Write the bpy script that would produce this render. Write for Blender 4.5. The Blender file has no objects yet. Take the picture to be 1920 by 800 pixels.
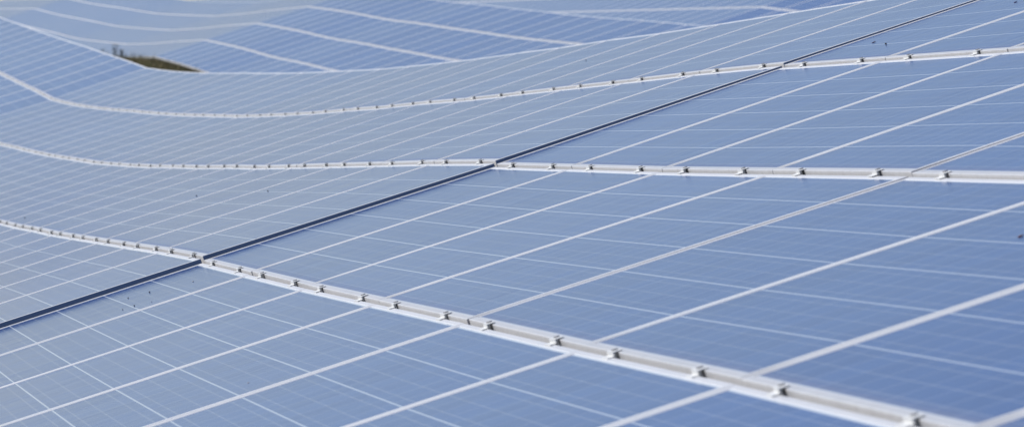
import bpy, bmesh, math, random
from mathutils import Vector, Matrix

R_ = math.radians
random.seed(7)
scene = bpy.context.scene
COL = scene.collection

# ---------------------------------------------------------------- survey of the site
FPX = 10764.71
VC = (0.942118, 0.310761, 0.125864)
E1C = (0.132421, -0.000000, -0.991194)
E2C = (-0.308024, 0.950488, -0.041151)
NEAR_SEAMS = {  # seam number: survey point (x right, y up, z forward), metres from the tripod
    -40: (-10.453, 1.9964, 82.555), -39: (-10.205, 1.9035, 80.957), -38: (-9.957, 1.8105, 79.359), -37: (-9.708, 1.7176, 77.761),
    -36: (-9.460, 1.6246, 76.163), -35: (-9.211, 1.5316, 74.565), -34: (-8.963, 1.4387, 72.967), -33: (-8.715, 1.3457, 71.368),
    -32: (-8.467, 1.2546, 69.770), -31: (-8.219, 1.1643, 68.172), -30: (-7.972, 1.0756, 66.573), -29: (-7.726, 0.9894, 64.974),
    -28: (-7.478, 0.8975, 63.376), -27: (-7.230, 0.8057, 61.778), -26: (-6.982, 0.7163, 60.179), -25: (-6.734, 0.6243, 58.581),
    -24: (-6.485, 0.5283, 56.983), -23: (-6.247, 0.4679, 55.382), -22: (-6.010, 0.4115, 53.781), -21: (-5.776, 0.3628, 52.178),
    -20: (-5.542, 0.3170, 50.576), -19: (-5.310, 0.2749, 48.973), -18: (-5.079, 0.2373, 47.370), -17: (-4.847, 0.1941, 45.767),
    -16: (-4.615, 0.1547, 44.165), -15: (-4.385, 0.1183, 42.562), -14: (-4.156, 0.0858, 40.958), -13: (-3.927, 0.0538, 39.355),
    -12: (-3.698, 0.0219, 37.751), -11: (-3.472, -0.0012, 36.147), -10: (-3.246, -0.0230, 34.543), -9: (-3.021, -0.0422, 32.939),
    -8: (-2.798, -0.0560, 31.334), -7: (-2.574, -0.0731, 29.730), -6: (-2.352, -0.0835, 28.125), -5: (-2.128, -0.0999, 26.521),
    -4: (-1.906, -0.1101, 24.916), -3: (-1.684, -0.1198, 23.312), -2: (-1.462, -0.1300, 21.707), -1: (-1.240, -0.1388, 20.102),
    0: (-1.017, -0.1524, 18.498), 1: (-0.790, -0.1744, 16.882), 2: (-0.564, -0.1964, 15.278), 3: (-0.340, -0.2143, 13.674),
    4: (-0.115, -0.2324, 12.069), 5: (0.108, -0.2511, 10.480), 6: (0.331, -0.2650, 8.876), 7: (0.556, -0.2846, 7.272),
    8: (0.781, -0.3042, 5.668),
}
FAR_SEAMS = {  # seam number: survey point (x right, y up, z forward), metres from the tripod
    -40: (-16.013, 5.4240, 169.674), -39: (-15.770, 5.3360, 168.074), -38: (-15.528, 5.2490, 166.475), -37: (-15.286, 5.1620, 164.875),
    -36: (-15.044, 5.0770, 163.276), -35: (-14.803, 4.9940, 161.676), -34: (-14.562, 4.9120, 160.076), -33: (-14.322, 4.8330, 158.476),
    -32: (-14.083, 4.7550, 156.876), -31: (-13.844, 4.6790, 155.275), -30: (-13.605, 4.6030, 153.675), -29: (-13.366, 4.5280, 152.074),
    -28: (-13.127, 4.4520, 150.473), -27: (-12.888, 4.3760, 148.873), -26: (-12.649, 4.2980, 147.273), -25: (-12.409, 4.2190, 145.673),
    -24: (-12.169, 4.1390, 144.072), -23: (-11.929, 4.0600, 142.472), -22: (-11.690, 3.9850, 140.872), -21: (-11.453, 3.9150, 139.271),
    -20: (-11.218, 3.8490, 137.669), -19: (-10.983, 3.7850, 136.068), -18: (-10.748, 3.7230, 134.466), -17: (-10.514, 3.6620, 132.864),
    -16: (-10.280, 3.6010, 131.262), -15: (-10.046, 3.5410, 129.660), -14: (-9.812, 3.4810, 128.058), -13: (-9.579, 3.4220, 126.456),
    -12: (-9.345, 3.3630, 124.854), -11: (-9.116, 3.3180, 123.251), -10: (-8.888, 3.2730, 121.648), -9: (-8.659, 3.2300, 120.045),
    -8: (-8.431, 3.1880, 118.442), -7: (-8.204, 3.1490, 116.838), -6: (-7.978, 3.1120, 115.234), -5: (-7.751, 3.0760, 113.631),
    -4: (-7.525, 3.0380, 112.027), -3: (-7.297, 2.9980, 110.424), -2: (-7.070, 2.9570, 108.820), -1: (-6.842, 2.9160, 107.217),
    0: (-6.613, 2.8730, 105.614), 1: (-6.373, 2.7930, 104.014), 2: (-6.133, 2.7120, 102.414), 3: (-5.891, 2.6280, 100.814),
    4: (-5.649, 2.5420, 99.214), 5: (-5.405, 2.4510, 97.615), 6: (-5.160, 2.3550, 96.017), 7: (-4.916, 2.2630, 94.418),
    8: (-4.675, 2.1790, 92.818), 9: (-4.436, 2.1040, 91.218), 10: (-4.196, 2.0230, 89.618), 11: (-3.953, 1.9350, 88.018),
    12: (-3.711, 1.8500, 86.419), 13: (-3.471, 1.7690, 84.819), 14: (-3.230, 1.6860, 83.219), 15: (-2.988, 1.5990, 81.620),
    16: (-2.747, 1.5190, 80.020), 17: (-2.508, 1.4420, 78.419), 18: (-2.270, 1.3690, 76.818), 19: (-2.032, 1.2970, 75.218),
    20: (-1.793, 1.2200, 73.617), 21: (-1.553, 1.1400, 72.017), 22: (-1.313, 1.0610, 70.417), 23: (-1.073, 0.9810, 68.817),
    24: (-0.833, 0.9010, 67.217), 25: (-0.593, 0.8220, 65.616), 26: (-0.353, 0.7420, 64.016), 27: (-0.113, 0.6620, 62.416),
    28: (0.127, 0.5830, 60.816), 29: (0.367, 0.5030, 59.216), 30: (0.607, 0.4230, 57.616),
}
ROW_LIFT = {2: (-0.0021, 0.0007), 3: (0.0085, 0.0120), 4: (0.0184, 0.0112)}

PITCH = R_(1.0)            # the long lens looks one degree down
def world(c):
    """tripod coordinates (right, up, forward) to world (east, north, up)"""
    x, y, z = c
    return Vector((x, z * math.cos(PITCH) + y * math.sin(PITCH), y * math.cos(PITCH) - z * math.sin(PITCH)))

# ---------------------------------------------------------------- camera
cam_data = bpy.data.cameras.new("camera")
cam = bpy.data.objects.new("camera", cam_data)
COL.objects.link(cam)
cam.location = (0, 0, 0)
cam.rotation_euler = (R_(90) - PITCH, 0, 0)
cam_data.sensor_width = 36.0
cam_data.lens = FPX / 1920.0 * 36.0
cam_data.clip_start = 0.1
cam_data.clip_end = 6000
cam_data.dof.use_dof = True
cam_data.dof.focus_distance = 16.5
cam_data.dof.aperture_fstop = 17.0
scene.camera = cam

# ---------------------------------------------------------------- sky and sun
SUN_ELEV, SUN_AZ = R_(42), R_(-75)     # azimuth from north (+Y), clockwise
wd = bpy.data.worlds.new("World"); scene.world = wd
wd.use_nodes = True
nt = wd.node_tree
bg = nt.nodes["Background"]
sky = nt.nodes.new("ShaderNodeTexSky")
sky.sky_type = 'NISHITA'; sky.sun_disc = False
sky.sun_elevation = SUN_ELEV; sky.sun_rotation = SUN_AZ
sky.air_density = 1.0; sky.dust_density = 0.3; sky.ozone_density = 2.5
wb = nt.nodes.new("ShaderNodeMix"); wb.data_type = 'RGBA'; wb.blend_type = 'MULTIPLY'; wb.inputs[0].default_value = 1.0
wb.inputs[7].default_value = (1.0, 0.94, 1.0, 1)        # the camera's white balance: a little towards magenta
nt.links.new(sky.outputs[0], wb.inputs[6]); nt.links.new(wb.outputs[2], bg.inputs[0]); bg.inputs[1].default_value = 0.094
sd = bpy.data.lights.new("sun", 'SUN'); sd.energy = 4.4; sd.angle = R_(0.53); sd.color = (1.0, 0.975, 0.945)
so = bpy.data.objects.new("sun", sd); COL.objects.link(so)
to_sun = Vector((math.sin(SUN_AZ) * math.cos(SUN_ELEV), math.cos(SUN_AZ) * math.cos(SUN_ELEV), math.sin(SUN_ELEV)))
so.rotation_euler = to_sun.to_track_quat('Z', 'Y').to_euler()
so.location = to_sun * 50
vs = scene.view_settings
vs.view_transform = 'Standard'; vs.look = 'None'; vs.gamma = 1.0; vs.exposure = 0.0; vs.use_curve_mapping = False
scene.cycles.max_bounces = 6

# ---------------------------------------------------------------- helpers
def tag(o, label=None, cat=None, group=None, kind=None):
    if label: o['label'] = label
    if cat: o['category'] = cat
    if group: o['group'] = group
    if kind: o['kind'] = kind
    return o

def link(name, me, parent=None):
    o = bpy.data.objects.new(name, me); COL.objects.link(o)
    if parent: o.parent = parent
    return o

def mesh_from(name, bm, mats):
    me = bpy.data.meshes.new(name); bm.normal_update(); bm.to_mesh(me); bm.free()
    for m in (mats if isinstance(mats, (list, tuple)) else [mats]): me.materials.append(m)
    return me

def box(bm, x0, x1, y0, y1, z0, z1, mi=0):
    v = [bm.verts.new((x, y, z)) for z in (z0, z1) for y in (y0, y1) for x in (x0, x1)]
    fs = [(0, 2, 3, 1), (4, 5, 7, 6), (0, 1, 5, 4), (2, 6, 7, 3), (0, 4, 6, 2), (1, 3, 7, 5)]
    out = []
    for f in fs:
        fa = bm.faces.new([v[i] for i in f]); fa.material_index = mi; out.append(fa)
    return out

class N:
    """small node builder"""
    def __init__(s, name):
        s.m = bpy.data.materials.new(name); s.m.use_nodes = True; s.t = s.m.node_tree
        s.b = s.t.nodes["Principled BSDF"]
    def n(s, kind, **kw):
        nd = s.t.nodes.new(kind)
        for k, v in kw.items(): setattr(nd, k, v)
        return nd
    def L(s, a, b): s.t.links.new(a, b)
    def val(s, sock, v):
        if isinstance(v, (int, float, tuple)): sock.default_value = v
        else: s.L(v, sock)
    def math(s, op, a, b=None, c=None, clamp=False):
        nd = s.n("ShaderNodeMath", operation=op); nd.use_clamp = clamp
        s.val(nd.inputs[0], a)
        if b is not None: s.val(nd.inputs[1], b)
        if c is not None: s.val(nd.inputs[2], c)
        return nd.outputs[0]
    def mix(s, f, a, b):
        nd = s.n("ShaderNodeMix", data_type='RGBA')
        s.val(nd.inputs[0], f); s.val(nd.inputs[6], a); s.val(nd.inputs[7], b)
        return nd.outputs[2]
    def noise(s, vec, scale, detail=3.0, rough=.5):
        nd = s.n("ShaderNodeTexNoise"); nd.inputs["Scale"].default_value = scale
        nd.inputs["Detail"].default_value = detail; nd.inputs["Roughness"].default_value = rough
        if vec is not None: s.L(vec, nd.inputs["Vector"])
        return nd.outputs[0]
    def ramp(s, f, a, b, lo=0.0, hi=1.0):
        nd = s.n("ShaderNodeMapRange"); s.val(nd.inputs[0], f)
        nd.inputs[1].default_value = a; nd.inputs[2].default_value = b
        nd.inputs[3].default_value = lo; nd.inputs[4].default_value = hi
        return nd.outputs[0]

# module size (one row pitch is 1 m up the slope, one seam pitch 1.62 m along the rack)
GAP_V, GAP_U = 0.009, 0.008
ML, MW, MH = 1.0 - GAP_V, 1.62 - GAP_U, 0.040    # up the slope, along the rack, thickness
FR, FRU = 0.0155, 0.031                             # width of the frame's top face: long sides, short sides
BORDER = 0.006
GW, GL = MW - 2 * FRU, ML - 2 * FR                # visible glass

def mat_glass():
    k = N("cell glass")
    uv = k.n("ShaderNodeUVMap"); uv.uv_map = "UVMap"
    sp = k.n("ShaderNodeSeparateXYZ"); k.L(uv.outputs[0], sp.inputs[0])
    x, y = sp.outputs[0], sp.outputs[1]           # metres from the glass's lower far corner
    oi = k.n("ShaderNodeObjectInfo"); rnd = oi.outputs["Random"]
    geo = k.n("ShaderNodeNewGeometry"); pos = geo.outputs["Position"]
    cw, cl = (GW - 2 * BORDER) / 10, (GL - 2 * BORDER) / 6
    cx = k.math('DIVIDE', k.math('SUBTRACT', x, BORDER), cw)
    cy = k.math('DIVIDE', k.math('SUBTRACT', y, BORDER), cl)
    def line(c, cell, w):                         # distance to the nearest whole number, in metres, under w/2
        d = k.math('MULTIPLY', k.math('PINGPONG', c, 0.5), cell)
        return k.math('SUBTRACT', 1.0, k.ramp(d, w * .5 - .0004, w * .5 + .0004))
    g_row = line(cy, cl, 0.0042)                  # gaps between strings, run along the rack
    g_col = line(cx, cw, 0.0034)                  # gaps between cells of a string
    third = k.math('ADD', k.math('MULTIPLY', cy, 3.0), 0.5)
    bus = line(third, cl / 3, 0.0022)             # three busbars to a cell
    inx = k.math('MULTIPLY', k.math('GREATER_THAN', cx, 0.0), k.math('LESS_THAN', cx, 10.0))
    iny = k.math('MULTIPLY', k.math('GREATER_THAN', cy, 0.0), k.math('LESS_THAN', cy, 6.0))
    inside = k.math('MULTIPLY', inx, iny)
    # polycrystalline cells: each cell its own tone, faint grain inside
    cell_id = k.n("ShaderNodeCombineXYZ")
    k.L(k.math('FLOOR', cx), cell_id.inputs[0]); k.L(k.math('FLOOR', cy), cell_id.inputs[1]); k.L(k.math('MULTIPLY', rnd, 97.0), cell_id.inputs[2])
    wn = k.n("ShaderNodeTexWhiteNoise", noise_dimensions='3D'); k.L(cell_id.outputs[0], wn.inputs[0])
    vor = k.n("ShaderNodeTexVoronoi", feature='F1'); vor.inputs["Scale"].default_value = 70.0; k.L(uv.outputs[0], vor.inputs["Vector"])
    vsp = k.n("ShaderNodeSeparateColor"); k.L(vor.outputs["Color"], vsp.inputs[0])
    tone = k.math('ADD', k.math('MULTIPLY', wn.outputs[0], 0.45), k.math('MULTIPLY', vsp.outputs[0], 0.35))
    tone = k.math('ADD', tone, k.math('MULTIPLY', rnd, 0.35))
    cell = k.mix(tone, (0.007, 0.040, 0.190, 1), (0.013, 0.068, 0.275, 1))
    col = k.mix(k.math('MULTIPLY', bus, 0.34), cell, (0.50, 0.53, 0.58, 1))
    col = k.mix(k.math('MULTIPLY', g_col, 0.45), col, (0.62, 0.66, 0.72, 1))
    col = k.mix(g_row, col, (0.47, 0.53, 0.64, 1))
    col = k.mix(inside, (0.72, 0.75, 0.80, 1), col)
    # film of dust: patchy, thicker along the lower frame where rain leaves it
    n1 = k.noise(pos, 0.55, 4.0, .6)
    str_map = k.n("ShaderNodeMapping"); str_map.inputs["Scale"].default_value = (9.0, 1.1, 1.0)
    k.L(uv.outputs[0], str_map.inputs[0])
    cmb = k.n("ShaderNodeVectorMath", operation='ADD'); k.L(str_map.outputs[0], cmb.inputs[0])
    rv = k.n("ShaderNodeCombineXYZ"); k.L(k.math('MULTIPLY', rnd, 50.0), rv.inputs[0]); k.L(rv.outputs[0], cmb.inputs[1])
    n2 = k.noise(cmb.outputs[0], 2.0, 5.0, .65)
    edge = k.math('POWER', k.ramp(y, 0.05, 0.0), 1.6, clamp=True)
    dust = k.math('ADD', k.ramp(n1, .35, .75, .004, .024), k.ramp(n2, .45, .8, 0.0, .02))
    dust = k.math('ADD', dust, k.math('MULTIPLY', edge, 0.35), clamp=True)
    col = k.mix(dust, col, (0.42, 0.38, 0.33, 1))
    k.L(col, k.b.inputs["Base Color"])
    k.b.inputs["IOR"].default_value = 1.30
    k.b.inputs["Roughness"].default_value = .55
    k.b.inputs["Coat Weight"].default_value = 0.87
    k.b.inputs["Coat IOR"].default_value = 1.45
    k.L(k.math('ADD', k.ramp(n2, .3, .8, .10, .16), k.math('MULTIPLY', dust, .4)), k.b.inputs["Coat Roughness"])
    return k.m

def mat_metal(name, col, rough, metallic, streak=.1, dirt=(0.35, 0.31, 0.26, 1), silt=0.0):
    k = N(name)
    tc = k.n("ShaderNodeTexCoord"); oi = k.n("ShaderNodeObjectInfo")
    geo = k.n("ShaderNodeNewGeometry")
    n1 = k.noise(geo.outputs["Position"], 3.0, 5.0, .65)
    n2 = k.noise(geo.outputs["Position"], 38.0, 3.0, .6)
    f = k.math('ADD', k.ramp(n1, .4, .8, 0.0, streak), k.ramp(n2, .55, .8, 0.0, streak))
    c = k.mix(f, col, dirt)
    c = k.mix(k.math('MULTIPLY', oi.outputs["Random"], .18), c, tuple(v * .82 for v in col[:3]) + (1,))
    if silt:                                      # grime washed down onto the lower frame
        sp = k.n("ShaderNodeSeparateXYZ"); k.L(tc.outputs["Object"], sp.inputs[0])
        low = k.math('MULTIPLY', k.ramp(sp.outputs[1], -.40, -.46), k.ramp(n2, .25, .7, silt * .5, silt))
        c = k.mix(low, c, (0.45, 0.43, 0.41, 1))
    k.L(c, k.b.inputs["Base Color"])
    k.L(k.ramp(n1, .3, .8, rough - .06, rough + .1), k.b.inputs["Roughness"])
    k.b.inputs["Metallic"].default_value = metallic
    return k.m

M_GLASS = mat_glass()
M_FRAME = mat_metal("anodised frame", (0.78, 0.775, 0.775, 1), .38, .30, .12, silt=.45)
M_RAIL = mat_metal("mill finish rail", (0.58, 0.58, 0.58, 1), .40, .2, .10)
M_CLAMP = mat_metal("clamp metal", (0.72, 0.72, 0.70, 1), .40, .0, .12)
M_BOLT = mat_metal("bolt steel", (0.45, 0.44, 0.43, 1), .4, .3, .2)
M_STEEL = mat_metal("galvanised steel", (0.45, 0.46, 0.47, 1), .5, .5, .2)

# ---------------------------------------------------------------- module meshes
def frame_bm(mi=0, bm=None, M=None):
    own = bm is None
    if own: bm = bmesh.new()
    hx, hy = MW / 2, ML / 2; c = 0.0012
    rings = []
    for (ux, ox, z) in ((0, 0, -MH), (0, 0, -c), (c, c, 0), (FRU - c * .6, FR - c * .6, 0), (FRU, FR, -c * .6), (FRU, FR, -0.0035)):
        q = [(-hx + ux, -hy + ox, z), (hx - ux, -hy + ox, z), (hx - ux, hy - ox, z), (-hx + ux, hy - ox, z)]
        rings.append([bm.verts.new(M @ Vector(p) if M else p) for p in q])
    # inner flange down to the bottom
    q = [(-hx + .003, -hy + .003, -MH), (hx - .003, -hy + .003, -MH), (hx - .003, hy - .003, -MH), (-hx + .003, hy - .003, -MH)]
    rings.insert(0, [bm.verts.new(M @ Vector(p) if M else p) for p in q])
    for a, b in zip(rings[:-1], rings[1:]):
        for i in range(4):
            j = (i + 1) % 4
            f = bm.faces.new((a[i], a[j], b[j], b[i])); f.material_index = mi
    return bm

def glass_bm(mi=0, bm=None, M=None):
    own = bm is None
    if own: bm = bmesh.new()
    uvl = bm.loops.layers.uv.get("UVMap") or bm.loops.layers.uv.new("UVMap")
    hx, hy = MW / 2 - FRU + .0006, ML / 2 - FR + .0006
    zt, zb = -0.0011, -0.0061
    def V(p): return bm.verts.new(M @ Vector(p) if M else p)
    t = [V(p) for p in ((-hx, -hy, zt), (hx, -hy, zt), (hx, hy, zt), (-hx, hy, zt))]
    b = [V(p) for p in ((-hx, -hy, zb), (hx, -hy, zb), (hx, hy, zb), (-hx, hy, zb))]
    uv = [(0, 0), (GW, 0), (GW, GL), (0, GL)]
    f = bm.faces.new(t); f.material_index = mi
    for l, u in zip(f.loops, uv): l[uvl].uv = u
    f = bm.faces.new(b[::-1]); f.material_index = mi
    for l, u in zip(f.loops, (uv[3], uv[2], uv[1], uv[0])): l[uvl].uv = u
    for i in range(4):
        j = (i + 1) % 4
        f = bm.faces.new((t[i], b[i], b[j], t[j])); f.material_index = mi
    return bm

ME_FRAME = mesh_from("frame", frame_bm(), M_FRAME)
ME_GLASS = mesh_from("glass", glass_bm(), M_GLASS)

def shade_bm():
    bm = bmesh.new(); box(bm, MW / 2 + .0005, MW / 2 + .0045, -ML / 2 - .001, ML / 2 + .001, -MH, -.0008); return bm  # added strip over the frame's side, only there to carry painted shade
M_SHADE = mat_metal("dark blue painted shade", (0.060, 0.115, 0.24, 1), .5, .0, .05, (0.10, 0.10, 0.12, 1))  # bluish shade on the frame sides at the dark gap, put into the colour
ME_SHADE = mesh_from("shade_strip", shade_bm(), M_SHADE)
ME_SHADE2 = mesh_from("shade_strip", shade_bm(), mat_metal("dark grey painted shade", (0.24, 0.24, 0.28, 1), .5, .0, .05, (0.15, 0.15, 0.15, 1)))  # shade of the frame sides at the thin groove, painted grey

# ---------------------------------------------------------------- racks
V_W, E1_W, E2_W = world(VC), world(E1C), world(E2C)
STEP = {-4: .001, -3: .002, -2: .003, -1: .004}      # the far table stands a little proud at the dark gap
STEP_R = {0: -.008, 1: -.006, 2: -.004, 3: -.002}

def near_pt(k, s, side):
    """point on the near rack's surface at seam k, s rows above the lowest clamp rail; side -1/+1: the strip beyond or before the seam"""
    q = world(NEAR_SEAMS[k]) + V_W * s
    b = s + 1
    if b > 1:
        lo = int(min(3, math.floor(b))); fr = b - lo
        def lift(i):
            if i < 2: return 0.0
            a, c = ROW_LIFT[min(i, 4)]; return a + c * k / 10
        q += E2_W * (lift(lo) * (1 - fr) + lift(lo + 1) * fr)
    d = 0.0
    if side < 0 and k <= 0: d = STEP.get(k, .005 if k == 0 else 0)
    if side > 0 and k >= 0: d = STEP_R.get(k, 0)
    if side < 0 and k > 0: d = STEP_R.get(k, 0)
    if side > 0 and k < 0: d = STEP.get(k, 0)
    if k == 4: d += (.0016 if side < 0 else -.0016) * (1.0 if s > 0.01 else .3)
    d *= (1.3, 1.1, .85, .5, .25)[max(0, min(4, int(round(b))))]       # the step closes towards the top edge
    return q + E2_W * d

def far_pt(k, s, side): return world(FAR_SEAMS[k]) + V_W * (s + 1)

# the distant rack runs on, climbing less
for k in range(-41, -64, -1):
    th = R_(-2.1); a = FAR_SEAMS[k + 1]
    FAR_SEAMS[k] = tuple(a[i] - 1.62 * (E1C[i] * math.cos(th) + E2C[i] * math.sin(th)) for i in range(3))
# third rack, behind the second one's top edge
THIRD = {}
_k0 = (3.84 - VC[0], 3.19 - VC[1], 89.0 - VC[2])
for k in range(0, 90):      # going away, climbing
    t = 1.62 * k; th = R_(-1.85)
    THIRD[-k] = tuple(_k0[i] - t * (E1C[i] * math.cos(th) + E2C[i] * math.sin(th)) for i in range(3))
for k in range(1, 7):       # towards the lens, dropping
    t = 1.62 * k; th = R_(-3.6)
    THIRD[k] = tuple(_k0[i] + t * (E1C[i] * math.cos(th) + E2C[i] * math.sin(th)) for i in range(3))
def third_pt(k, s, side): return world(THIRD[k]) + V_W * (s + 1)

def panel_matrix(pt, k, r, extra_u=0.0):
    s = r - 1
    a, b = pt(k, s, +1), pt(k + 1, s, -1)
    c, d = pt(k, s + 1, +1), pt(k + 1, s + 1, -1)
    u = ((b - a) + (d - c)).normalized(); v = ((c - a) + (d - b))
    v = (v - u * v.dot(u)).normalized(); n = u.cross(v)
    o = (a + b + c + d) / 4 + v * 0.020 + u * extra_u
    rng = random.Random(k * 31 + r * 977)
    o += n * rng.uniform(-.0002, .0002) + v * rng.uniform(-.0015, .0015) + u * rng.uniform(-.001, .001)
    M = Matrix((u, v, n)).transposed().to_4x4(); M.translation = o
    # lower edge a little proud of the row below (the Z clamps)
    return M @ Matrix.Rotation(-.0070 + rng.uniform(-.0006, .0006), 4, 'X') @ Matrix.Rotation(rng.uniform(-.0002, .0002), 4, 'Y')

ONES = "zeroth first second third fourth fifth sixth seventh eighth ninth tenth eleventh twelfth thirteenth fourteenth fifteenth sixteenth seventeenth eighteenth nineteenth".split()
TENS = {2: ("twentieth", "twenty"), 3: ("thirtieth", "thirty"), 4: ("fortieth", "forty"), 5: ("fiftieth", "fifty")}
def ordn(n):
    if n < 20: return ONES[n]
    t, o = divmod(n, 10)
    return TENS[t][0] if o == 0 else TENS[t][1] + "-" + ONES[o]

ROW_TXT = ["below the lowest clamp rail", "between the lowest and middle clamp rails",
           "between the middle and upper clamp rails", "above the upper clamp rail"]
FAR_ROW = ["in the bottom row of", "in the second row up on", "in the third row up on", "in the top row of"]
proto = None
def add_panel(M, label, group):
    global proto
    if proto is None:
        root = bpy.data.objects.new("solar_panel", None); COL.objects.link(root)
        root.empty_display_size = .2
        link("frame", ME_FRAME, root); link("glass", ME_GLASS, root)
        proto = root
    else:
        root = proto.copy(); COL.objects.link(root)
        for ch in list(proto.children):
            c = ch.copy(); c.parent = root; COL.objects.link(c)
    root.matrix_world = M
    tag(root, label, "solar panel", group)
    return root

NEAR_RANGE = {0: (-10, 7), 1: (-21, 7), 2: (-30, 5), 3: (-40, 3)}
for r, (a, b) in NEAR_RANGE.items():
    for k in range(a, b + 1):
        if k >= 0: txt = "solar panel %s right of the dark gap, %s" % (ordn(k + 1), ROW_TXT[r])
        else: txt = "solar panel %s beyond the dark gap, %s" % (ordn(-k), ROW_TXT[r])
        p = add_panel(panel_matrix(near_pt, k, r), txt, "solar panels on the near rack")
        if k == 3 and r > 0: tag(link("shade_strip", ME_SHADE2, p), "dark grey strip along the panel's end")
        if k == -1: tag(link("shade_strip", ME_SHADE, p), "dark blue strip along the table's end")
FAR_RANGE = {0: (-26, 14), 1: (-26, 18), 2: (-26, 21), 3: (-26, 23)}
for r, (a, b) in FAR_RANGE.items():
    for k in range(a, b + 1):
        if k >= 0: txt = "%s solar panel down from the ridge, %s distant rack" % (ordn(k + 1), FAR_ROW[r])
        else: txt = "%s solar panel beyond the ridge, %s distant rack" % (ordn(-k), FAR_ROW[r])
        add_panel(panel_matrix(far_pt, k, r), txt, "solar panels on the distant rack")
# the farthest few hundred, a handful of pixels each, are one mass
bm = bmesh.new(); bm.loops.layers.uv.new("UVMap")
for r in range(4):
    for k in range(-62, -26):
        M = panel_matrix(far_pt, k, r); frame_bm(0, bm, M); glass_bm(1, bm, M)
for r in range(4):
    for k in range(-88, 6):
        M = panel_matrix(third_pt, k, r); frame_bm(0, bm, M); glass_bm(1, bm, M)
o = link("distant_solar_panels", mesh_from("distant_solar_panels", bm, [M_FRAME, M_GLASS]))
tag(o, "mass of tiny far-off solar panels along the top of the picture", "solar panels", kind="stuff")

# ---------------------------------------------------------------- clamp rails and clamps between the rows
def clamp_mesh():
    """a Z clamp: upper wing on the raised lower edge of the row above, web, lower wing on the row below"""
    bm = bmesh.new()
    box(bm, -.030, .030, -.0050, .013, .0044, .0060)
    box(bm, -.0298, .0298, -.0050, -.0028, -.0030, .0042)
    box(bm, -.030, .030, -.017, -.0050, -.0032, -.0014)
    box(bm, -.024, .024, -.0020, .0016, -.0418, .0042)
    return mesh_from("clamp", bm, M_CLAMP)
def bolt_mesh():
    bm = bmesh.new()
    bmesh.ops.create_cone(bm, cap_ends=True, segments=6, radius1=.006, radius2=.006, depth=.0025, matrix=Matrix.Translation((0, .005, .0074)))
    return mesh_from("bolt", bm, M_BOLT)
ME_CLAMP, ME_BOLT = clamp_mesh(), bolt_mesh()

def make_rail(pt, b, k0, k1, label, group, clamps, zoff=-.0412):
    """rail under the joint between row b-1 and row b, from seam k0 to seam k1"""
    s = b - 1
    prof = [(-.022, 0), (.022, 0), (.022, -.004), (.012, -.006), (.012, -.045), (-.012, -.045), (-.012, -.006), (-.022, -.004)]
    pts = []
    for k in range(k0, k1 + 1):
        side = -1 if k == k1 else +1
        if k == k0 and k1 > k0: side = +1
        pts.append(pt(k, s, side))
    org = pts[0].copy()
    bm = bmesh.new(); rings = []
    for i, p in enumerate(pts):
        t = (pts[min(i + 1, len(pts) - 1)] - pts[max(i - 1, 0)]).normalized()
        v = (V_W - t * V_W.dot(t)).normalized(); n = t.cross(v)
        c = p + v * .020 + n * zoff - org
        if i == 0: c += t * .004
        if i == len(pts) - 1: c -= t * .004
        rings.append([bm.verts.new(c + v * a + n * z) for a, z in prof])
    m = len(prof)
    for a, c in zip(rings[:-1], rings[1:]):
        for i in range(m):
            j = (i + 1) % m; bm.faces.new((a[i], a[j], c[j], c[i]))
    bm.faces.new(rings[0][::-1]); bm.faces.new(rings[-1])
    bmesh.ops.recalc_face_normals(bm, faces=bm.faces[:])
    o = link("clamp_rail", mesh_from("clamp_rail", bm, M_RAIL)); o.location = org
    tag(o, label, "mounting rail", group)
    if clamps:
        for i in range(len(pts) - 1):
            a, c = pts[i], pts[i + 1]; t = (c - a).normalized()
            v = (V_W - t * V_W.dot(t)).normalized(); n = t.cross(v)
            for w in (.22, .78):
                q = a.lerp(c, w) + v * .020 - org
                cl = link("clamp", ME_CLAMP, o)
                M = Matrix((t, v, n)).transposed().to_4x4(); M.translation = q
                M = M @ Matrix.Rotation(random.uniform(-.05, .05), 4, 'Z') @ Matrix.Translation((random.uniform(-.03, .03), 0, random.uniform(0, .001)))
                cl.matrix_local = M
                if (k0 + i) > -10: link("bolt", ME_BOLT, cl)
    return o

RAIL_TXT = {1: "lowest", 2: "middle", 3: "upper"}
SPAN = {1: [(-24, -12), (-12, 0), (0, 4), (4, 8)], 2: [(-24, -12), (-12, 0), (0, 4), (4, 8)], 3: [(-40, -33), (-33, -24), (-24, -12), (-12, 0), (0, 4)]}
WHERE = {(0, 4): "pale clamp rail from the dark gap to the next seam groove, %s of three", (4, 8): "pale clamp rail nearest the lens, right of the thin groove, %s of three",
         (-12, 0): "pale clamp rail running away from the dark gap, %s of three", (-24, -12): "pale clamp rail in the shallow valley past the first bend, %s of three",
         (-33, -24): "blurred pale clamp rail climbing past the second bend, %s of three", (-40, -33): "blurred pale clamp rail at the far end of the rack, %s of three"}
for b, spans in SPAN.items():
    for sp in spans:
        make_rail(near_pt, b, sp[0], sp[1], WHERE[sp] % RAIL_TXT[b], "clamp rails on the near rack", True)
FSPAN = [((-26, -12), "rail across the smooth slope at far left"), ((-12, 0), "rail across the pale middle table"), ((0, 24), "rail down the striped slope from the ridge")]
for b in (1, 2, 3):
    for sp, tx in FSPAN:
        make_rail(far_pt, b, sp[0], sp[1], "distant white %s, %s of three" % (tx, {1: "lowest", 2: "middle", 3: "upper"}[b]), "rails on the distant rack", False, -.028)

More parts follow.
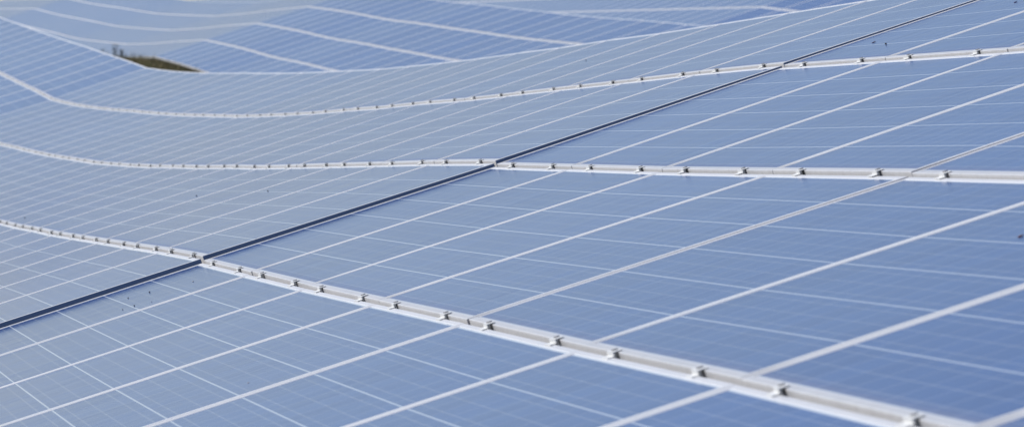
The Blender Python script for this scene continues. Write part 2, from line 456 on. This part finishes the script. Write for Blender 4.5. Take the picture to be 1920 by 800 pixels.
# ---------------------------------------------------------------- ground
def mat_ground():
    k = N("dry grass ground")
    geo = k.n("ShaderNodeNewGeometry"); p = geo.outputs["Position"]
    a = k.noise(p, .8, 6.0, .65); b = k.noise(p, 9.0, 5.0, .7)
    c = k.mix(k.ramp(a, .35, .65), (0.075, 0.085, 0.032, 1), (0.15, 0.105, 0.05, 1))
    c = k.mix(k.ramp(b, .45, .7), c, (0.045, 0.055, 0.022, 1))
    k.L(c, k.b.inputs["Base Color"]); k.b.inputs["Roughness"].default_value = .95
    bu = k.n("ShaderNodeBump"); bu.inputs["Strength"].default_value = .6; bu.inputs["Distance"].default_value = .05
    k.L(b, bu.inputs["Height"]); k.L(bu.outputs[0], k.b.inputs["Normal"])
    return k.m
M_GROUND = mat_ground()

E1H = Vector((E1_W.x, E1_W.y)).normalized()          # towards the lens
LAT = Vector((-E1H.y, E1H.x)); LAT = LAT if LAT.x > 0 else -LAT
def ts(p): return (-(p.x * E1H.x + p.y * E1H.y), p.x * LAT.x + p.y * LAT.y)
def profile(D, off, lo=None):
    l = []
    for k in sorted(D, reverse=True):
        q = world(D[k]) + V_W * off; t, s = ts(q); l.append((t, s, q.z))
    return sorted(l)
PR1, PR2, PR3 = profile(NEAR_SEAMS, -1), profile(FAR_SEAMS, 0), profile(THIRD, 0)
def at(pr, t):
    if t <= pr[0][0]: return pr[0][1], pr[0][2]
    if t >= pr[-1][0]: return pr[-1][1], pr[-1][2]
    for a, b in zip(pr[:-1], pr[1:]):
        if a[0] <= t <= b[0]:
            w = (t - a[0]) / (b[0] - a[0]); return a[1] + (b[1] - a[1]) * w, a[2] + (b[2] - a[2]) * w
CL = 0.60
def ground_z(t, s):
    """height of the ground: follows the lower edge of each rack, a little below it"""
    s1, z1 = at(PR1, t); s2, z2 = at(PR2, t); s3, z3 = at(PR3, t)
    if t > PR1[-1][0]: z1 = z2
    if t < PR2[0][0]: z2 = z1 + 0.0
    if t < PR3[0][0]: z3 = z2
    if t > PR3[-1][0]: z3 = z2
    s2 = s1 + 8.4 if t < PR2[0][0] else s2
    s3 = s2 + 7.8 if t < PR3[0][0] or t > PR3[-1][0] else s3
    a1, a2, a3 = z1 - CL, z2 - .20, z3 - CL
    if s2 - s1 > 9: s1 = s2 - 8.4
    if s <= s1: z = a1
    elif s <= s2: z = a1 + (a2 - a1) * min(1, max(0, (s - s1) / (s2 - s1 - 1.0)))
    elif s <= s3: z = a2 + (a3 - a2) * (s - s2) / (s3 - s2)
    else: z = a3
    return z
def axis(lo, hi, step, far):
    v = [lo + i * step for i in range(int((hi - lo) / step) + 1)]
    out, d = [], step
    x = v[-1]
    while x < far: d *= 1.5; x += d; out.append(min(x, far))
    inn, d, x = [], step, v[0]
    while x > -far: d *= 1.5; x -= d; inn.append(max(x, -far))
    return inn[::-1] + v + out
TS, SS = axis(-4, 240, 1.2, 3000), axis(-24, 24, .8, 3000)
bm = bmesh.new(); grid = []
rn = random.Random(3)
for t in TS:
    row = []
    for s in SS:
        xy = LAT * s - E1H * t
        near = -5 < t < 171 and -25 < s < 25
        row.append(bm.verts.new((xy.x, xy.y, ground_z(t, s) + (rn.uniform(-.03, .03) if near else 0))))
    grid.append(row)
for i in range(len(TS) - 1):
    for j in range(len(SS) - 1):
        bm.faces.new((grid[i][j], grid[i][j + 1], grid[i + 1][j + 1], grid[i + 1][j]))
bmesh.ops.recalc_face_normals(bm, faces=bm.faces[:])
go = link("ground", mesh_from("ground", bm, M_GROUND)); go['kind'] = "structure"
for f in go.data.polygons: f.use_smooth = True

# ---------------------------------------------------------------- grass tufts and weeds by the distant rack's lower edge
def mat_plant(name, c0, c1):
    k = N(name); geo = k.n("ShaderNodeNewGeometry")
    n = k.noise(geo.outputs["Position"], 5.0, 4.0, .6)
    k.L(k.mix(k.ramp(n, .35, .65), c0, c1), k.b.inputs["Base Color"]); k.b.inputs["Roughness"].default_value = .8
    return k.m
M_GRASS = mat_plant("dry grass blades", (0.10, 0.12, 0.05, 1), (0.31, 0.23, 0.11, 1))
M_WEED = mat_plant("weed leaves", (0.055, 0.075, 0.03, 1), (0.10, 0.10, 0.045, 1))
def blade(bm, base, h, w, lean, az):
    d = Vector((math.cos(az), math.sin(az), 0)); side = Vector((-d.y, d.x, 0)) * w
    p = [base, base + Vector((0, 0, h * .55)) + d * lean * .3, base + Vector((0, 0, h)) + d * lean]
    a = [bm.verts.new(p[0] - side), bm.verts.new(p[0] + side), bm.verts.new(p[1] + side * .7), bm.verts.new(p[1] - side * .7), bm.verts.new(p[2])]
    bm.faces.new((a[0], a[1], a[2], a[3])); bm.faces.new((a[3], a[2], a[4]))
bm = bmesh.new(); rg = random.Random(11)
for i in range(16000):
    kk = rg.uniform(-12, 9); k = int(math.floor(kk)); w = kk - k
    q = far_pt(k, -1, 1).lerp(far_pt(k + 1, -1, 1), w)
    t, s = ts(q); s += -0.05 - abs(rg.gauss(0, .55)) if rg.random() < .8 else rg.uniform(-.1, .5)
    xy = LAT * s - E1H * t
    clump = .5 + .5 * math.sin(kk * 2.3 + s * 3) * math.sin(kk * 5.1)
    h = rg.uniform(.06, .16) + .14 * clump + (.12 if rg.random() < .06 else 0)
    if s > ts(q)[1]: h = min(h, .18)
    blade(bm, Vector((xy.x, xy.y, ground_z(t, s) - .02)), h, .006, rg.uniform(.02, .12), rg.uniform(0, 6.28))
tag(link("grass", mesh_from("grass", bm, M_GRASS)), "strip of dry brown and green grass under the distant rack's lower edge", "grass", kind="stuff")

def weed(kk, ds, height, spread, n, label):
    k = int(math.floor(kk)); q = far_pt(k, -1, 1).lerp(far_pt(k + 1, -1, 1), kk - k)
    t, s = ts(q); s += ds; xy = LAT * s - E1H * t
    base = Vector((xy.x, xy.y, ground_z(t, s) - .03))
    root = bpy.data.objects.new("weed_plant", None); COL.objects.link(root); root.location = base
    r_ = random.Random(int(height * 1000))
    sb, lb = bmesh.new(), bmesh.new()
    for st in range(n):
        az = r_.uniform(0, 6.28); lean = r_.uniform(0, spread); h = height * r_.uniform(.75, 1.0) if st else height
        prev = Vector((0, 0, 0)); segs = 7
        ring0 = None
        for i in range(segs + 1):
            f = i / segs; c = Vector((math.cos(az) * lean * f * f, math.sin(az) * lean * f * f, h * f)); rad = .008 * (1 - f) + .003
            ring = [sb.verts.new(c + Vector((math.cos(a) * rad, math.sin(a) * rad, 0))) for a in (0, 2.09, 4.19)]
            if ring0:
                for j in range(3): sb.faces.new((ring0[j], ring0[(j + 1) % 3], ring[(j + 1) % 3], ring[j]))
            ring0 = ring
            if f > .25:
                for _ in range(int(3 + 9 * f)):
                    a2 = r_.uniform(0, 6.28); ln = r_.uniform(.03, .08); d = Vector((math.cos(a2), math.sin(a2), r_.uniform(-.2, .7))).normalized()
                    sd = Vector((-d.y, d.x, 0)).normalized() * ln * .28
                    lb.faces.new([lb.verts.new(c), lb.verts.new(c + d * ln * .5 + sd), lb.verts.new(c + d * ln), lb.verts.new(c + d * ln * .5 - sd)])
    link("stem", mesh_from("stem", sb, M_WEED), root); link("leaves", mesh_from("leaves", lb, M_WEED), root)
    return tag(root, label, "weed", "weeds beyond the near rack")
weed(-3.9, -.25, .46, .07, 3, "tallest dark weed sticking up beside the left end of the grass strip")
weed(-3.1, -.20, .36, .06, 3, "shorter bushy weed between the tallest weed and the grass strip")
weed(-6.4, -.20, .38, .04, 2, "faint thin weed standing apart, leftmost of the three")

# ---------------------------------------------------------------- specks of dirt and dead leaves lying on the glass
M_DIRT = mat_plant("dark dirt", (0.030, 0.028, 0.028, 1), (0.07, 0.06, 0.05, 1))
M_LEAF = mat_plant("dead red leaf", (0.34, 0.12, 0.10, 1), (0.22, 0.09, 0.08, 1))
M_DROP = mat_plant("pale dropping", (0.45, 0.45, 0.44, 1), (0.32, 0.31, 0.30, 1))
def on_glass(k, a, b):
    r = int(math.floor(b)) + 1; r = max(0, min(3, r))
    M = panel_matrix(near_pt, k, r)
    x = (a - .5) * 1.62; y = (b - math.floor(b) - .5) - .02
    x = max(-MW / 2 + .03, min(MW / 2 - .03, x)); y = max(-ML / 2 + .03, min(ML / 2 - .03, y))
    return M @ Matrix.Translation((x, y, -.0011))
def clump(k, a, b, r, mat, label, name="dirt_clump", cat="dirt", grp="specks of dirt on the panels", flat=.8):
    bm = bmesh.new(); rr = random.Random(int(k * 100 + a * 1000))
    bmesh.ops.create_icosphere(bm, subdivisions=2, radius=r * .66)
    for v in bm.verts:
        v.co *= rr.uniform(.75, 1.2); v.co.z *= flat
    z = min(v.co.z for v in bm.verts)
    for v in bm.verts: v.co.z -= z
    o = link(name, mesh_from(name, bm, mat)); o.matrix_world = on_glass(k, a, b) @ Matrix.Rotation(rr.uniform(0, 6), 4, 'Z')
    tag(o, label, cat, grp)
def leaf(k, a, b, ln, label):
    rr = random.Random(int(k * 77 + b * 1000)); bm = bmesh.new()
    n = 7; rows = []
    for i in range(n + 1):
        f = i / n; w = ln * .26 * math.sin(math.pi * min(.97, max(.04, f))) ** .8
        x = (f - .5) * ln; lift = ln * (.10 + .30 * (f - .35) ** 2) ; cup = w * .55
        rows.append([bm.verts.new((x, -w, lift + cup)), bm.verts.new((x, 0, lift)), bm.verts.new((x, w, lift + cup * rr.uniform(.5, 1.1)))])
    for p, q in zip(rows[:-1], rows[1:]):
        for i in (0, 1): bm.faces.new((p[i], q[i], q[i + 1], p[i + 1]))
    g = bmesh.ops.extrude_face_region(bm, geom=bm.faces[:])
    for e in g['geom']:
        if isinstance(e, bmesh.types.BMVert): e.co.z += .0008
    bmesh.ops.recalc_face_normals(bm, faces=bm.faces[:])
    z = min(v.co.z for v in bm.verts)
    for v in bm.verts: v.co.z -= z
    o = link("dead_leaf", mesh_from("dead_leaf", bm, M_LEAF))
    o.matrix_world = on_glass(k, a, b) @ Matrix.Rotation(rr.uniform(1.2, 1.9), 4, 'Z'); tag(o, label, "leaf", "dead leaves on the panels")
clump(0, .482, -.226, .0040, M_DIRT, "largest dark speck of the cluster beside the dark gap at lower left")
clump(0, .44, -.29, .0036, M_DIRT, "dark speck of the lower left cluster nearest to the dark gap")
clump(0, .80, -.315, .0036, M_DIRT, "dark speck lying on a pale cell line in the lower left cluster")
clump(0, .795, -.351, .0028, M_DIRT, "leftmost small dark speck of the cluster below the dark gap")
clump(0, .846, -.267, .0020, M_DIRT, "faint tiny speck nearest the seam in the lower left cluster")
clump(0, .60, -.102, .0050, M_DROP, "greyish brown dropping on the panel right below the lowest rail's light end", "bird_dropping", "dropping", "droppings on the panels", .35)
clump(-5, .767, .597, .0050, M_DIRT, "lone dark speck on the pale left part between the lowest and middle rails")
clump(-3, .292, .683, .0042, M_DIRT, "tiny dark speck just below the middle clamp rail, left of the dark gap")
clump(-8, .338, .116, .0055, M_DIRT, "dark speck at the left edge just above the lowest clamp rail")
clump(0, .53, 2.194, .0048, M_DIRT, "small dark speck beside the red leaf above the upper clamp rail")
clump(-5, .235, 2.568, .0045, M_DIRT, "lone faint speck high on the top row, far left of the dark gap")
clump(3, .791, -.431, .0050, M_DROP, "pale whitish dropping on the bottom row of glass", "bird_dropping", "dropping", "droppings on the panels", .2)
leaf(5, .435, .709, .013, "reddish dead leaf on the glass at the right edge")
leaf(0, .299, 2.234, .014, "small dark red leaf just above the upper clamp rail")
leaf(0, .574, 2.612, .012, "dark red leaf near the upper right corner")
